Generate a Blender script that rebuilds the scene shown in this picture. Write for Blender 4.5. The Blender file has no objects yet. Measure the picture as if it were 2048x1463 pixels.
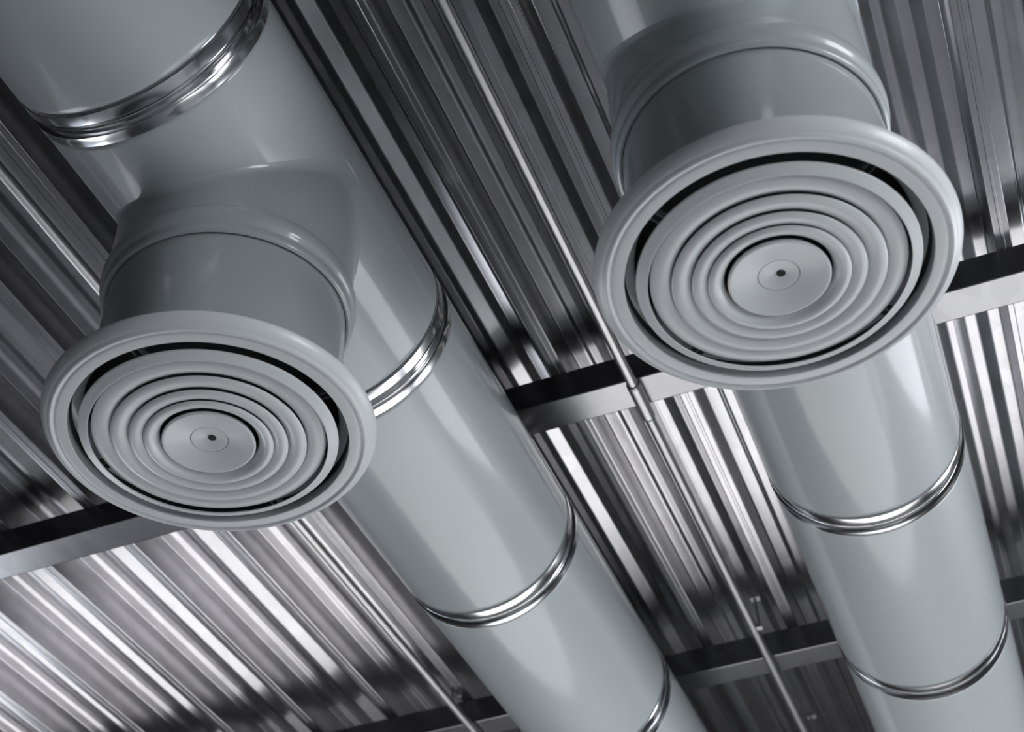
import bpy, bmesh, math, random
from mathutils import Vector, Matrix
random.seed(4)
sc = bpy.context.scene
C = sc.collection
S = 0.30            # metres per scene unit used below (one unit = outer radius of a diffuser)
CZ = 1.6            # height of the camera above the floor, metres
PI = math.pi

def W(x, y, z):     # scene units about the camera -> metres
    return Vector((x * S, y * S, z * S + CZ))

# ------------------------------------------------------------------ materials
def new_mat(name):
    m = bpy.data.materials.new(name); m.use_nodes = True
    nt = m.node_tree; b = nt.nodes['Principled BSDF']
    return m, nt, b

def paint(name, col, rough=0.3, coat=0.0, spec=0.5, var=0.04, bump=0.0, coat_rough=0.1):
    m, nt, b = new_mat(name)
    tc = nt.nodes.new('ShaderNodeTexCoord'); n = nt.nodes.new('ShaderNodeTexNoise')
    n.inputs['Scale'].default_value = 2.2; n.inputs['Detail'].default_value = 5
    r = nt.nodes.new('ShaderNodeValToRGB')
    r.color_ramp.elements[0].position = .35; r.color_ramp.elements[1].position = .7
    r.color_ramp.elements[0].color = (*[c * (1 - var) for c in col], 1)
    r.color_ramp.elements[1].color = (*[min(1, c * (1 + var)) for c in col], 1)
    nt.links.new(tc.outputs['Object'], n.inputs['Vector'])
    nt.links.new(n.outputs['Fac'], r.inputs['Fac']); nt.links.new(r.outputs['Color'], b.inputs['Base Color'])
    b.inputs['Roughness'].default_value = rough
    b.inputs['Specular IOR Level'].default_value = spec
    b.inputs['Coat Weight'].default_value = coat; b.inputs['Coat Roughness'].default_value = coat_rough
    if bump:
        n2 = nt.nodes.new('ShaderNodeTexNoise'); n2.inputs['Scale'].default_value = 180
        bp = nt.nodes.new('ShaderNodeBump'); bp.inputs['Strength'].default_value = bump; bp.inputs['Distance'].default_value = .0006
        nt.links.new(tc.outputs['Object'], n2.inputs['Vector'])
        nt.links.new(n2.outputs['Fac'], bp.inputs['Height']); nt.links.new(bp.outputs['Normal'], b.inputs['Normal'])
    return m

def metal(name, col, rough=0.25, spangle=0.1, scale=35, bump=0.0, streak=0.0):
    """zinc: flaky spangle in tone and in roughness, a few scratches"""
    m, nt, b = new_mat(name)
    tc = nt.nodes.new('ShaderNodeTexCoord')
    mp = nt.nodes.new('ShaderNodeMapping'); mp.inputs['Scale'].default_value = (1, .55, 1)
    v = nt.nodes.new('ShaderNodeTexVoronoi'); v.inputs['Scale'].default_value = scale; v.inputs['Randomness'].default_value = 1
    n = nt.nodes.new('ShaderNodeTexNoise'); n.inputs['Scale'].default_value = 5; n.inputs['Detail'].default_value = 8
    n.inputs['Roughness'].default_value = .65
    nt.links.new(tc.outputs['Object'], mp.inputs['Vector'])
    nt.links.new(mp.outputs['Vector'], v.inputs['Vector']); nt.links.new(tc.outputs['Object'], n.inputs['Vector'])
    sp = nt.nodes.new('ShaderNodeSeparateColor'); nt.links.new(v.outputs['Color'], sp.inputs['Color'])
    mx = nt.nodes.new('ShaderNodeMath'); mx.operation = 'MULTIPLY_ADD'
    mx.inputs[1].default_value = .45; nt.links.new(sp.outputs['Red'], mx.inputs[0])
    m2 = nt.nodes.new('ShaderNodeMath'); m2.operation = 'MULTIPLY'; m2.inputs[1].default_value = .55
    nt.links.new(n.outputs['Fac'], m2.inputs[0]); nt.links.new(m2.outputs[0], mx.inputs[2])
    r = nt.nodes.new('ShaderNodeMapRange'); r.inputs['From Min'].default_value = .2; r.inputs['From Max'].default_value = .8
    r.inputs['To Min'].default_value = 1 - spangle; r.inputs['To Max'].default_value = 1 + spangle
    nt.links.new(mx.outputs[0], r.inputs['Value'])
    vm = nt.nodes.new('ShaderNodeVectorMath'); vm.operation = 'SCALE'; vm.inputs[0].default_value = col
    nt.links.new(r.outputs['Result'], vm.inputs['Scale'])
    nt.links.new(vm.outputs['Vector'], b.inputs['Base Color'])
    r2 = nt.nodes.new('ShaderNodeMapRange'); r2.inputs['To Min'].default_value = rough * .9; r2.inputs['To Max'].default_value = rough * 1.12
    nt.links.new(n.outputs['Fac'], r2.inputs['Value']); nt.links.new(r2.outputs['Result'], b.inputs['Roughness'])
    b.inputs['Metallic'].default_value = 1.0
    if bump:
        bp = nt.nodes.new('ShaderNodeBump'); bp.inputs['Strength'].default_value = bump; bp.inputs['Distance'].default_value = .002
        nt.links.new(n.outputs['Fac'], bp.inputs['Height']); nt.links.new(bp.outputs['Normal'], b.inputs['Normal'])
    return m

M = {}
M['duct'] = paint('grey_duct_paint', (.47, .51, .525), .4, coat=.7, coat_rough=.09, var=.015)
M['diffuser'] = paint('pale_grey_enamel', (.76, .785, .795), .40, coat=.35, coat_rough=.18, var=.01)
M['neck_shade'] = paint('painted_neck_shade', (.022, .026, .027), .6, var=.1)  # near-black so the neck looks shaded inside
M['arm'] = paint('arm_paint', (.10, .11, .115), .5, var=.05)
M['black'] = paint('black_hole', (.006, .006, .007), .7, var=.1)
M['deck'] = metal('galvanised_decking', (.46, .452, .467), .24, .08, 22, bump=.0)
M['beam'] = metal('galvanised_beam', (.30, .30, .31), .24, .08, 14, bump=.0)
M['zinc'] = metal('bright_zinc_band', (.72, .72, .73), .16, .04, 50)
M['pipe'] = metal('zinc_conduit', (.50, .495, .505), .36, .06, 60)
def floor_mat():
    m = paint('hall_floor', (.5, .51, .52), .8, spec=.1, var=.08)
    nt = m.node_tree; b = nt.nodes['Principled BSDF']
    src = b.inputs['Base Color'].links[0].from_socket
    tc = nt.nodes.new('ShaderNodeTexCoord'); sx = nt.nodes.new('ShaderNodeSeparateXYZ')
    nt.links.new(tc.outputs['Object'], sx.inputs[0])
    rp = nt.nodes.new('ShaderNodeValToRGB'); rp.color_ramp.interpolation = 'CONSTANT'
    mr = nt.nodes.new('ShaderNodeMapRange'); mr.inputs['From Min'].default_value = -22 * S; mr.inputs['From Max'].default_value = 16 * S
    nt.links.new(sx.outputs['X'], mr.inputs['Value']); nt.links.new(mr.outputs['Result'], rp.inputs['Fac'])
    e = rp.color_ramp.elements
    e[0].position = 0; e[0].color = (.80, .80, .80, 1)
    e[1].position = (22 - 6.2) / 38; e[1].color = (.80, .80, .80, 1)
    k = e.new((22 + 7.5) / 38); k.color = (.45, .45, .45, 1)
    k = e.new((22 + 13.0) / 38); k.color = (.70, .70, .70, 1)
    lt = nt.nodes.new('ShaderNodeVectorMath'); lt.operation = 'SCALE'; lt.inputs['Scale'].default_value = 1.5
    nt.links.new(rp.outputs['Color'], lt.inputs[0])
    vm = nt.nodes.new('ShaderNodeVectorMath'); vm.operation = 'MULTIPLY'
    nt.links.new(src, vm.inputs[0]); nt.links.new(lt.outputs['Vector'], vm.inputs[1])
    nt.links.new(vm.outputs['Vector'], b.inputs['Base Color'])
    return m
M['floor'] = floor_mat()      # tone bands added along the unseen floor to shape duct reflections
M['wall'] = paint('painted_hall_wall', (.06, .06, .062), .8, var=.05)
M['frame'] = paint('window_frame_paint', (.12, .12, .13), .5, var=.03)

# ------------------------------------------------------------------ helpers
def finish(name, bm, m, parent=None, sharp=35, world=Matrix()):
    me = bpy.data.meshes.new(name); bmesh.ops.recalc_face_normals(bm, faces=bm.faces)
    bm.to_mesh(me); bm.free()
    for p in me.polygons: p.use_smooth = True
    me.set_sharp_from_angle(angle=math.radians(sharp))
    me.materials.append(m)
    o = bpy.data.objects.new(name, me); C.objects.link(o)
    if parent is not None: o.parent = parent
    return o

def empty(name, label, cat, loc, group=None):
    o = bpy.data.objects.new(name, None); C.objects.link(o); o.location = loc
    o.empty_display_size = .1
    o['label'] = label; o['category'] = cat
    if group: o['group'] = group
    return o

def tag(o, label=None, cat=None, group=None, kind=None):
    if label: o['label'] = label
    if cat: o['category'] = cat
    if group: o['group'] = group
    if kind: o['kind'] = kind
    return o

def lathe(bm, prof, seg=144, axis='z', closed=False, off=(0, 0, 0)):
    """prof: list of (radius, along-axis). Units are scene units, written in metres."""
    rings = []
    for r, h in prof:
        if r < 1e-6:
            p = (0, 0, h) if axis == 'z' else (0, h, 0)
            rings.append([bm.verts.new([S * (a + b) for a, b in zip(p, off)])]); continue
        ring = []
        for k in range(seg):
            t = 2 * PI * k / seg
            p = (r * math.cos(t), r * math.sin(t), h) if axis == 'z' else (r * math.cos(t), h, r * math.sin(t))
            ring.append(bm.verts.new([S * (a + b) for a, b in zip(p, off)]))
        rings.append(ring)
    idx = list(range(len(rings) - 1)) + ([len(rings) - 1] if closed else [])
    for i in idx:
        a, b = rings[i], rings[(i + 1) % len(rings)]
        if len(a) == 1 and len(b) == 1: continue
        for k in range(seg):
            k2 = (k + 1) % seg
            if len(a) == 1: bm.faces.new((a[0], b[k], b[k2]))
            elif len(b) == 1: bm.faces.new((a[k], a[k2], b[0]))
            else: bm.faces.new((a[k], a[k2], b[k2], b[k]))

def smooth_curve(pts, n=5):
    """Catmull-Rom through pts"""
    out = []
    P = [pts[0]] + list(pts) + [pts[-1]]
    for i in range(1, len(P) - 2):
        p0, p1, p2, p3 = P[i - 1], P[i], P[i + 1], P[i + 2]
        for j in range(n):
            t = j / n
            out.append(tuple(.5 * (2 * b + (c - a) * t + (2 * a - 5 * b + 4 * c - d) * t * t + (3 * b - a - 3 * c + d) * t ** 3)
                             for a, b, c, d in zip(p0, p1, p2, p3)))
    out.append(tuple(pts[-1]))
    return out

def rounded(pts, rad, n=4, closed=False):
    """polyline with its corners rounded; guard points keep flats flat under smooth shading"""
    out = []
    N = len(pts)
    for i, p in enumerate(pts):
        if not closed and i in (0, N - 1): out.append(tuple(p)); continue
        a = Vector(pts[i - 1]) - Vector(p); b = Vector(pts[(i + 1) % N]) - Vector(p); c = Vector(p)
        r = min(rad, a.length * .4, b.length * .4)
        g = min(r * .25, .004)
        A = c + a.normalized() * r; B = c + b.normalized() * r
        out.append(tuple(c + a.normalized() * (r + g)))
        for j in range(n + 1):
            t = j / n
            out.append(tuple((1 - t) ** 2 * A + 2 * t * (1 - t) * c + t * t * B))
        out.append(tuple(c + b.normalized() * (r + g)))
    return out

def extrude(bm, prof, axis, a, b, closed=True, cap=True, f=None):
    """prof: 2-D polyline; axis 'x' -> prof is (y,z); axis 'y' -> prof is (x,z); runs a..b along the axis"""
    def P(u, v, t): return (t, u, v) if axis == 'x' else (u, t, v)
    L = [[bm.verts.new([S * c for c in P(u, v, t)]) for (u, v) in prof] for t in (a, b)]
    n = len(prof)
    for i in range(n if closed else n - 1):
        j = (i + 1) % n
        bm.faces.new((L[0][i], L[0][j], L[1][j], L[1][i]))
    if closed and cap:
        bm.faces.new(L[0][::-1]); bm.faces.new(L[1])

def box(bm, x0, x1, y0, y1, z0, z1):
    vs = [bm.verts.new([S * c for c in (x, y, z)]) for x in (x0, x1) for y in (y0, y1) for z in (z0, z1)]
    for f in ((0, 1, 3, 2), (4, 6, 7, 5), (0, 4, 5, 1), (2, 3, 7, 6), (0, 2, 6, 4), (1, 5, 7, 3)):
        bm.faces.new([vs[i] for i in f])

def tube(bm, p, q, r, seg=20, r2=None):
    p, q = Vector(p) * S, Vector(q) * S
    d = (q - p).normalized(); u = d.orthogonal().normalized(); v = d.cross(u)
    r2 = r if r2 is None else r2
    A = [bm.verts.new(p + S * r * (u * math.cos(2 * PI * k / seg) + v * math.sin(2 * PI * k / seg))) for k in range(seg)]
    B = [bm.verts.new(q + S * r2 * (u * math.cos(2 * PI * k / seg) + v * math.sin(2 * PI * k / seg))) for k in range(seg)]
    for k in range(seg): bm.faces.new((A[k], A[(k + 1) % seg], B[(k + 1) % seg], B[k]))
    bm.faces.new(A[::-1]); bm.faces.new(B)

# ------------------------------------------------------------------ measures
XL, XR, ZD, RD = -3.9604, -0.4573, 7.8816, 0.8453     # the two duct axes
YD = 5.589                                            # both diffusers hang at this distance
Z0 = 5.608                                            # face of the diffusers
ZB = 8.85                                             # underside of the beams
ZR = 9.171                                            # top of the beams = underside of the deck ribs
P = 1.0372                                            # rib pitch
X0 = .0136 * ZR                                       # a seam
ROOM = (-22.0, 16.0, -16.0, 44.0)
ZF = -CZ / S
ORG = W(0, 0, 0)

# ------------------------------------------------------------------ roof deck (the ceiling)
def deck_profile():
    H = .355
    k0 = math.ceil((ROOM[0] - X0) / P); k1 = math.floor((ROOM[1] - X0) / P)
    pts = []
    for k in range(k0, k1):
        s = X0 + k * P
        def q(ph, z): pts.append((s + ph * P, ZR + z))
        # narrow lower flange with the standing lap seam in its middle
        q(-.012, 0); q(-.012, -.012); q(.012, -.012); q(.012, 0)
        q(.068, 0); q(.098, H)
        # two raised stiffeners, steep on one flank and easy on the other
        q(.225, H); q(.262, H + .030); q(.34, H + .030); q(.42, H)
        q(.48, H); q(.60, H + .056); q(.69, H + .056); q(.80, H)
        q(.902, H); q(.932, 0)
    return pts
bm = bmesh.new()
low = rounded(deck_profile(), .015, 4)
extrude(bm, low, 'y', ROOM[2], ROOM[3], closed=False)
ceil = finish('ceiling', bm, M['deck'], sharp=40)
ceil.location = ORG
tag(ceil, 'galvanised trapezoidal steel roof decking seen from below', kind='structure')
md = ceil.modifiers.new('thickness', 'SOLIDIFY'); md.thickness = .001; md.offset = 1

# ------------------------------------------------------------------ beams
def beam(y, label):
    t = .02
    w = .381
    out = [(y + w, ZB + .10), (y + w, ZB), (y, ZB), (y, ZR), (y + w, ZR), (y + w, ZR - .10)]
    inn = [(y + w - t, ZR - .10), (y + w - t, ZR - t), (y + t, ZR - t), (y + t, ZB + t), (y + w - t, ZB + t), (y + w - t, ZB + .10)]
    bm = bmesh.new()
    extrude(bm, rounded(out + inn, .014, 4, closed=True), 'x', ROOM[0] + .02, ROOM[1] - .02)
    o = finish('steel_beam', bm, M['beam'], sharp=40)
    o.location = ORG
    tag(o, label, 'beam', 'steel beams across the roof')
    return o
Y1, Y2 = 9.609, 14.850
beam(Y1, 'pale galvanised steel beam crossing behind both round diffusers')
beam(Y2, 'darker blurred steel beam at the bottom of the photo, beyond the bright one')

# ------------------------------------------------------------------ ducts
BAND0, BSTEP, BW = 1.12, 2.965, .265
def ring_profile():
    R = RD
    p = [(R - .028, -.004), (R - .028, .012), (R - .004, .015), (R + .000, .019), (R + .002, .055), (R + .000, .092), (R - .004, .096),
         (R - .018, .099), (R - .018, .107), (R - .002, .111), (R + .001, .117), (R - .002, .125), (R - .014, .136), (R - .032, .146),
         (R - .032, .172), (R - .002, .180), (R + .006, .184), (R + .004, .190), (R + .006, .222), (R + .004, .256), (R - .004, .262), (R - .02, .266)]
    return p
def make_duct(x, label, tee_label):
    t = empty('ventilation_duct', label, 'duct', W(x, -4, ZD - RD), 'round ventilation ducts')
    o3 = (0, 0, RD)
    bands = [BAND0 + BSTEP * k for k in range(-1, 7)]
    edges = [(-4.6, bands[0])] + [(bands[i] + BW, bands[i + 1]) for i in range(len(bands) - 1)] + [(bands[-1] + BW, 24.0)]
    first = None
    for a, b in edges:
        bm = bmesh.new()
        L = b - a
        prof = [(RD - .03, -.012), (RD - .006, 0), (RD, .008), (RD, .03), (RD, L - .05), (RD - .002, L - .02), (RD - .009, L - .004), (RD - .03, L)]
        lathe(bm, [(r, a + 4 + h) for r, h in prof], 160, 'y', off=o3)
        finish('duct_section', bm, M['duct'], t, sharp=50)
    for b in bands:
        bm = bmesh.new()
        lathe(bm, [(r, b + 4 + h) for r, h in ring_profile()], 160, 'y', off=o3)
        finish('clamp_ring', bm, M['zinc'], t, sharp=28)['label'] = 'bright zinc clamp ring'
    for yy in (-4.6, 24.0):
        bm = bmesh.new()
        s = -1 if yy < 0 else 1
        lathe(bm, [(0, yy + 4 + .0), (RD - .03, yy + 4), (RD - .03, yy + 4 - s * .05)], 96, 'y', off=o3)
        finish('end_cap', bm, M['duct'], t)
    # branch: vertical saddle collar that meets the underside of the duct, with a double bead
    zb = ZD - RD
    ob = (0, YD + 4, -zb)
    bm = bmesh.new()
    prof = [(.768, 6.60)] + smooth_curve([(.785, 6.585), (.803, 6.60), (.806, 6.63), (.800, 6.655), (.806, 6.675), (.822, 6.70), (.828, 6.74), (.822, 6.785), (.806, 6.81)], 4) + [(.800, 6.83), (.800, 6.86)]
    # the saddle wall climbs into the duct
    prof += [(.800, 7.2), (.800, 7.75)]
    lathe(bm, prof, 144, 'z', off=ob)
    finish('branch_collar', bm, M['duct'], t, sharp=50)
    # swept fillet where the saddle meets the duct
    bm = bmesh.new()
    rows = []
    n = 144
    for j in range(7):
        f = j / 6
        row = []
        for k in range(n):
            th = 2 * PI * k / n
            r = .800 + .045 * f * f
            xx = r * math.cos(th)
            xd = min(abs(xx), RD * .985)
            top = ZD - math.sqrt(RD * RD - xd * xd)
            z = top - .055 * (1 - f) ** 1.6 + .006 * f
            row.append(bm.verts.new([S * (xx), S * (r * math.sin(th) + YD + 4), S * (z - zb)]))
        rows.append(row)
    for j in range(6):
        for k in range(n):
            bm.faces.new((rows[j][k], rows[j][(k + 1) % n], rows[j + 1][(k + 1) % n], rows[j + 1][k]))
    finish('saddle_flare', bm, M['duct'], t, sharp=60)
    return t
make_duct(XL, 'grey round ventilation duct running from the upper left corner to the bottom centre', '')
make_duct(XR, 'grey round ventilation duct on the right, running behind the right diffuser', '')

# ------------------------------------------------------------------ diffusers
def ring_part(bm, under, th=.014):
    """closed louvre profile: smooth underside, offset top"""
    u = smooth_curve(under, 5)
    n = len(u); top = []
    for i, p in enumerate(u):
        f = min(i, n - 1 - i) / (n * .25)
        k = min(1, .3 + f)
        top.append((p[0] - (.006 * (1 - i / n)) + (.003 if i > n * .8 else 0), p[1] + th * k))
    lathe(bm, u + top[::-1], 160, closed=True)

def make_diffuser(x, label, turn):
    t = empty('ceiling_diffuser', label, 'diffuser', W(x, YD, Z0), 'round ceiling diffusers')
    # flange with rolled outer lip, a bead and a groove
    bm = bmesh.new()
    face = smooth_curve([(.985, .098), (.997, .090), (1.0, .078), (.996, .060), (.985, .040), (.968, .022), (.952, .012), (.943, .004), (.932, -.002), (.921, .001), (.914, .008), (.908, .009), (.902, .004)], 5)
    face += [(.895, .002), (.88, .001), (.845, 0), (.838, .0005), (.835, .004), (.835, .07)]
    back = [(.845, .085), (.86, .100), (.95, .104)]
    lathe(bm, face + back, 176, closed=True)
    finish('flange', bm, M['diffuser'], t, sharp=38)
    # neck spigot up into the branch collar
    bm = bmesh.new()
    lathe(bm, [(.86, .098), (.79, .135), (.77, .15), (.765, .17), (.765, 1.06)], 144)
    finish('neck', bm, M['duct'], t, sharp=40)
    # near-black shell and cap: shade inside the neck put into the colour
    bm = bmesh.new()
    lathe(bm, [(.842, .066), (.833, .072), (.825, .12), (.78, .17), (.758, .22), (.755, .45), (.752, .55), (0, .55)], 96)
    finish('neck_shade_shell', bm, M['neck_shade'], t, sharp=40)['label'] = 'dark shell standing in for the shade inside the neck'
    rings = [
        [(.773, .006), (.771, -.001), (.766, -.005), (.750, -.012), (.732, -.020), (.718, -.0255), (.710, -.027)],
        [(.697, .006), (.690, -.002), (.668, -.011), (.640, -.016), (.612, -.013), (.590, -.005), (.577, .008), (.571, .025)],
        [(.582, -.021), (.577, -.027), (.560, -.035), (.538, -.038), (.512, -.033), (.487, -.021), (.468, -.006), (.460, .012)],
        [(.473, -.031), (.469, -.036), (.455, -.043), (.437, -.046), (.415, -.042), (.392, -.031), (.375, -.016), (.367, .002)],
        [(.386, -.040), (.382, -.045), (.370, -.052), (.353, -.054), (.334, -.048), (.315, -.034), (.300, -.018), (.293, .000)],
    ]
    for u in rings:
        bm = bmesh.new(); ring_part(bm, u)
        finish('louvre_ring', bm, M['diffuser'], t, sharp=60)
    # dished centre disc with its plug
    bm = bmesh.new()
    under = smooth_curve([(.277, -.024), (.280, -.036), (.278, -.042), (.270, -.046), (.258, -.0445), (.240, -.041)], 4) + \
            [(.20, -.0315), (.16, -.022), (.120, -.0125), (.1155, -.0115), (.1145, -.004)]
    lathe(bm, under + [(.1145, .010), (.16, 0), (.26, -.020)], 144, closed=True)
    disc = finish('centre_disc', bm, M['diffuser'], t, sharp=50)
    bm = bmesh.new()
    lathe(bm, [(.1115, .010), (.1115, -.0085), (.1105, -.0108), (.108, -.0108), (.06, 0.0), (.02, .008), (0, .009)], 96)
    plug = finish('plug', bm, M['diffuser'], disc, sharp=50)
    bm = bmesh.new()
    lathe(bm, [(.025, .012), (.025, .0035), (.020, .0035), (.018, .012)], 40, off=(.014, .006, 0))
    lathe(bm, [(0, .0045), (.0235, .0045)], 40, off=(.014, .006, 0))
    finish('screw_hole', bm, M['black'], disc)['label'] = 'small dark hole'
    # radial arms that carry the rings
    for a in (turn, turn + 90, turn + 180, turn + 270):
        bm = bmesh.new(); r = math.radians(a)
        d = Vector((math.cos(r), math.sin(r), 0)); n = Vector((-d.y, d.x, 0))
        for s in (-1, 1):
            pts = []
            for rr, zl, zh in ((.10, .02, .06), (.82, .045, .10)):
                for z in (zl, zh):
                    for w_ in (-.002, .002):
                        pts.append(bm.verts.new(S * (d * rr + n * (s * .022 + w_) + Vector((0, 0, z)))))
            a0, a1, a2, a3, b0, b1, b2, b3 = pts
            for f in ((a0, a1, a3, a2), (b0, b2, b3, b1), (a0, b0, b1, a1), (a2, a3, b3, b2), (a0, a2, b2, b0), (a1, b1, b3, a3)):
                bm.faces.new(f)
        finish('support_arm', bm, M['arm'], t, sharp=30)
    return t
make_diffuser(XL, 'round pale grey ceiling diffuser hanging under the left duct', -2)
make_diffuser(XR, 'round pale grey ceiling diffuser hanging under the right duct, in front of the bright beam', 50)

# ------------------------------------------------------------------ conduits
def conduit(x, z, r, y0, y1, label, coup=None):
    t = empty('conduit', label, 'pipe', W(x, y0, z), 'steel conduits under the roof')
    bm = bmesh.new(); tube(bm, (0, 0, 0), (0, y1 - y0, 0), r, 28)
    finish('pipe', bm, M['pipe'], t, sharp=40)
    if coup:
        a, b = coup
        bm = bmesh.new()
        rr = r + .013
        lathe(bm, [(r, 0), (rr - .003, 0), (rr, .004), (rr, .012), (rr - .004, .016), (rr - .004, .02), (rr, .024), (rr, b - a - .024), (rr - .004, b - a - .02),
                   (rr - .004, b - a - .016), (rr, b - a - .012), (rr - .003, b - a), (r, b - a)], 40, 'y', off=(0, a - y0, 0))
        finish('coupling', bm, M['pipe'], t, sharp=28)
    return t
c1 = conduit(-2.285, ZB - .064, .052, ROOM[2], ROOM[3], 'straight zinc conduit with a coupling, running between the two ducts', (9.60, 10.10))
c2 = conduit(-6.065, ZB - .0515, .052, ROOM[2], ROOM[3], 'straight zinc conduit to the left of the left duct')

def hanger(x, y, z0, z1, label, r=.022, dx=.1):
    t = empty('hanger_rod', label, 'hanger', W(x, y, z0), 'threaded hanger rods')
    for s in (0, dx):
        bm = bmesh.new(); tube(bm, (s, 0, 0 if s == 0 else .07), (s, 0, z1 - z0), r, 14)
        finish('rod', bm, M['pipe'], t, sharp=40)
    bm = bmesh.new(); box(bm, -.05, dx + .05, -.04, .04, z1 - z0 - .03, z1 - z0)
    finish('bracket', bm, M['pipe'], t, sharp=30)
    return t
hanger(-6.20, 14.60, 9.02, 9.526, 'pair of short vertical hanger rods left of the left duct by the far beam')

def deck_bracket(x, y, label):
    t = empty('pipe_bracket', label, 'bracket', W(x, y, ZB - .1), 'conduit brackets on the decking')
    bm = bmesh.new(); tube(bm, (0, 0, .02), (0, 0, .42), .016, 12)
    finish('rod', bm, M['pipe'], t, sharp=40)
    bm = bmesh.new(); box(bm, -.055, .055, -.05, .05, .385, .42)
    finish('foot', bm, M['pipe'], t, sharp=30)
    bm = bmesh.new(); box(bm, -.045, .03, -.04, .04, 0, .03)
    finish('nut', bm, M['pipe'], t, sharp=30)
    return t
deck_bracket(-2.21, 14.05, 'small bright bracket beside the conduit just before the far beam')
deck_bracket(-2.21, 17.0, 'small bright bracket beside the conduit beyond the far beam')

# ------------------------------------------------------------------ hall
def wall_with_windows(name, axis, pos, a0, a1, wins, thick=.6, inward=1):
    """wall in the plane axis=pos between a0..a1, windows [(a,b,z0,z1)] cut as openings"""
    bm = bmesh.new()
    zt = ZR + .5
    zs = sorted({ZF, zt, *[w[2] for w in wins], *[w[3] for w in wins]})
    xs = sorted({a0, a1, *[w[0] for w in wins], *[w[1] for w in wins]})
    for i in range(len(xs) - 1):
        for j in range(len(zs) - 1):
            xm, zm = (xs[i] + xs[i + 1]) / 2, (zs[j] + zs[j + 1]) / 2
            if any(w[0] < xm < w[1] and w[2] < zm < w[3] for w in wins): continue
            if axis == 'x': box(bm, min(pos, pos + thick), max(pos, pos + thick), xs[i], xs[i + 1], zs[j], zs[j + 1])
            else: box(bm, xs[i], xs[i + 1], min(pos, pos + thick), max(pos, pos + thick), zs[j], zs[j + 1])
    o = finish(name, bm, M['wall'], sharp=20); o.location = ORG
    tag(o, 'plain painted hall wall', kind='structure')
    return o

def area(name, loc, size, direction, power, col=(1, 1, 1), spread=PI):
    l = bpy.data.lights.new(name, 'AREA'); l.shape = 'RECTANGLE'
    l.size, l.size_y = size[0] * S, size[1] * S
    l.energy = power; l.color = col; l.spread = spread
    o = bpy.data.objects.new(name, l); C.objects.link(o)
    o.location = W(*loc)
    o.rotation_euler = Vector(direction).to_track_quat('-Z', 'Y').to_euler()
    return o

x0, x1, y0, y1 = ROOM
WR = [(-4, 9, 2.5, 8.4), (17.6, 31.5, -3.6, 8.4)]  # first, near window: unseen, added to light the necks from the right
WL = [(13.5, 26, -3.6, 4.0)]  # unseen window added to brighten ducts and floor from the left
wall_with_windows('wall_right', 'x', x1, y0 - .6, y1 + .6, WR, .6)
wall_with_windows('wall_left', 'x', x0, y0 - .6, y1 + .6, WL, -.6)
wall_with_windows('wall_far', 'y', y1, x0, x1, [], .6)
wall_with_windows('wall_near', 'y', y0, x0, x1, [], -.6)
bm = bmesh.new(); box(bm, x0 - .6, x1 + .6, y0 - .6, y1 + .6, ZF - .5, ZF)
o = finish('floor', bm, M['floor']); o.location = ORG; tag(o, 'polished concrete hall floor', kind='structure')
bm = bmesh.new(); box(bm, x0 - .6, x1 + .6, y0 - .6, y1 + .6, ZR + .5, ZR + .8)
o = finish('trim_1', bm, M['wall']); o.location = ORG; tag(o, 'roof build-up above the decking', kind='structure')
n = 0
for side, px, wins in (('right', x1, WR), ('left', x0, WL)):
    for (a, b, z_0, z_1) in wins:
        n += 1
        bm = bmesh.new()
        s = 1 if side == 'right' else -1
        X = px + s * .15
        for (ya, yb, za, zb) in ((a, a + .18, z_0, z_1), (b - .18, b, z_0, z_1), (a, b, z_0, z_0 + .18), (a, b, z_1 - .18, z_1), ((a + b) / 2 - .07, (a + b) / 2 + .07, z_0, z_1)):
            box(bm, X - .1, X + .1, ya, yb, za, zb)
        if b < 10:    # added opaque sheet: blocks the sun, the lamp inside gives the light
            box(bm, px + s * .35, px + s * .40, a, b, z_0, z_1)
        o = finish('window_%d' % n, bm, M['frame'], sharp=20); o.location = ORG
        tag(o, 'tall two-pane hall window out of view, placed for its light', kind='structure')

# sun, and lamps in unseen windows placed and sized for their light
DAY = (.93, .96, 1.0)
def sun(elev, az, power, col, ang=1.0):
    l = bpy.data.lights.new('sun', 'SUN'); l.energy = power; l.color = col; l.angle = math.radians(ang)
    o = bpy.data.objects.new('sun', l); C.objects.link(o); o.location = W(60, 0, 40)
    e, a = math.radians(elev), math.radians(az)
    d = Vector((-math.cos(e) * math.cos(a), -math.cos(e) * math.sin(a), -math.sin(e)))
    o.rotation_euler = d.to_track_quat('-Z', 'Y').to_euler()
sun(24.4, 0, 23, (1, .98, .96), 2)
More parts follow.
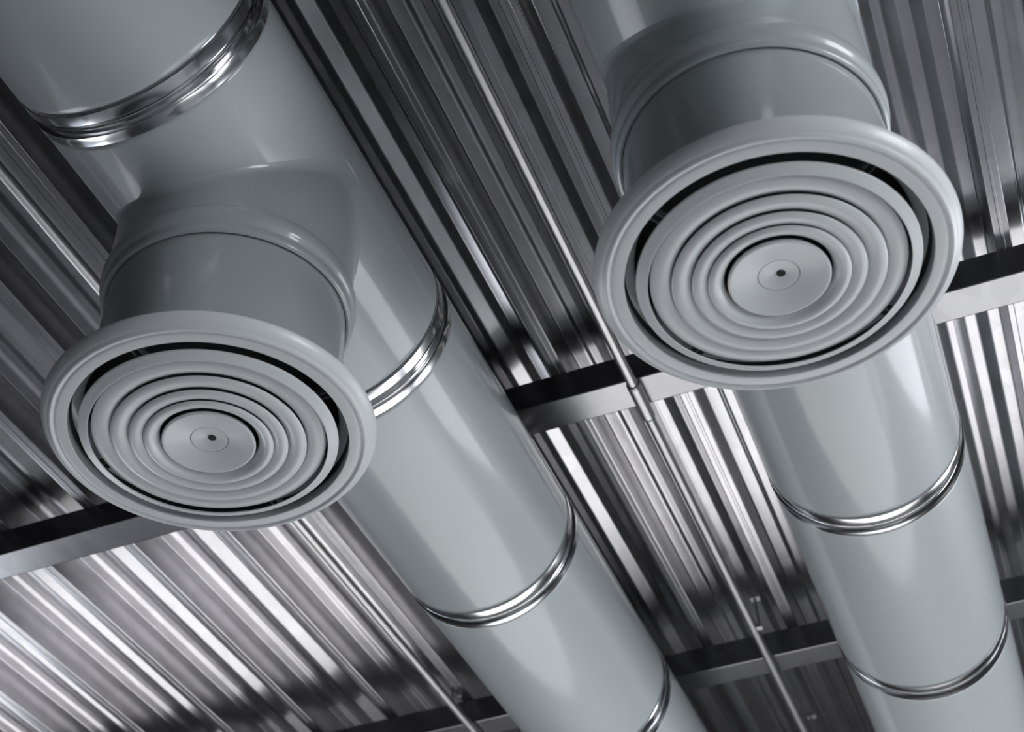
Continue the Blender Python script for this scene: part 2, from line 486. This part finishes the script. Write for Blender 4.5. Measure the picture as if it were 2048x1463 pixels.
#area('rooflight', (-3, 31, ZR - .05), (34, 18), (0, 0, -1), 34 * 18 * S * S * PI * 2.2, DAY)
#area('rooflight', (-3, -9, ZR - .05), (30, 9), (0, 0, -1), 30 * 9 * S * S * PI * 1.5, DAY)
PW = {'wr': 3.2, 'wl': 2.2}
for (a, b, z_0, z_1) in WR:
    area('window_fill', (x1 - .05, (a + b) / 2, (z_0 + z_1) / 2), (z_1 - z_0, b - a), (-1, 0, 0), (z_1 - z_0) * (b - a) * S * S * PI * PW['wr'] * (2.8 if b < 10 else 1), DAY)  # stronger fill lamp replaces daylight at the blocked near window
for (a, b, z_0, z_1) in WL:
    area('window_fill', (x0 + .05, (a + b) / 2, (z_0 + z_1) / 2), (z_1 - z_0, b - a), (1, 0, 0), (z_1 - z_0) * (b - a) * S * S * PI * PW['wl'], DAY)  # fill lamp added with the left window

w = bpy.data.worlds.new('World'); sc.world = w; w.use_nodes = True
w.node_tree.nodes['Background'].inputs[0].default_value = (.75, .85, 1, 1)
w.node_tree.nodes['Background'].inputs[1].default_value = .6

# ------------------------------------------------------------------ camera
FPX, YAW, PIT, ROLL = 2875.65, -0.34520, 0.74633, -0.03905
f = Vector((math.sin(YAW) * math.cos(PIT), math.cos(YAW) * math.cos(PIT), math.sin(PIT)))
rt = Vector((math.cos(YAW), -math.sin(YAW), 0)); up = rt.cross(f)
Rv = math.cos(ROLL) * rt + math.sin(ROLL) * up
Uv = -math.sin(ROLL) * rt + math.cos(ROLL) * up
cam = bpy.data.cameras.new('Camera'); co = bpy.data.objects.new('Camera', cam); C.objects.link(co)
mw = Matrix((Rv, Uv, -f)).transposed().to_4x4(); mw.translation = W(0, 0, 0)
co.matrix_world = mw
cam.sensor_fit = 'HORIZONTAL'; cam.sensor_width = 36; cam.lens = FPX / 2048 * 36
cam.clip_start = .05
cam.dof.use_dof = True; cam.dof.focus_distance = 3.0; cam.dof.aperture_fstop = 4.0
sc.camera = co
sc.view_settings.view_transform = 'Standard'; sc.view_settings.look = 'None'
sc.view_settings.gamma = 1; sc.view_settings.exposure = 0.21
sc.view_settings.use_curve_mapping = False
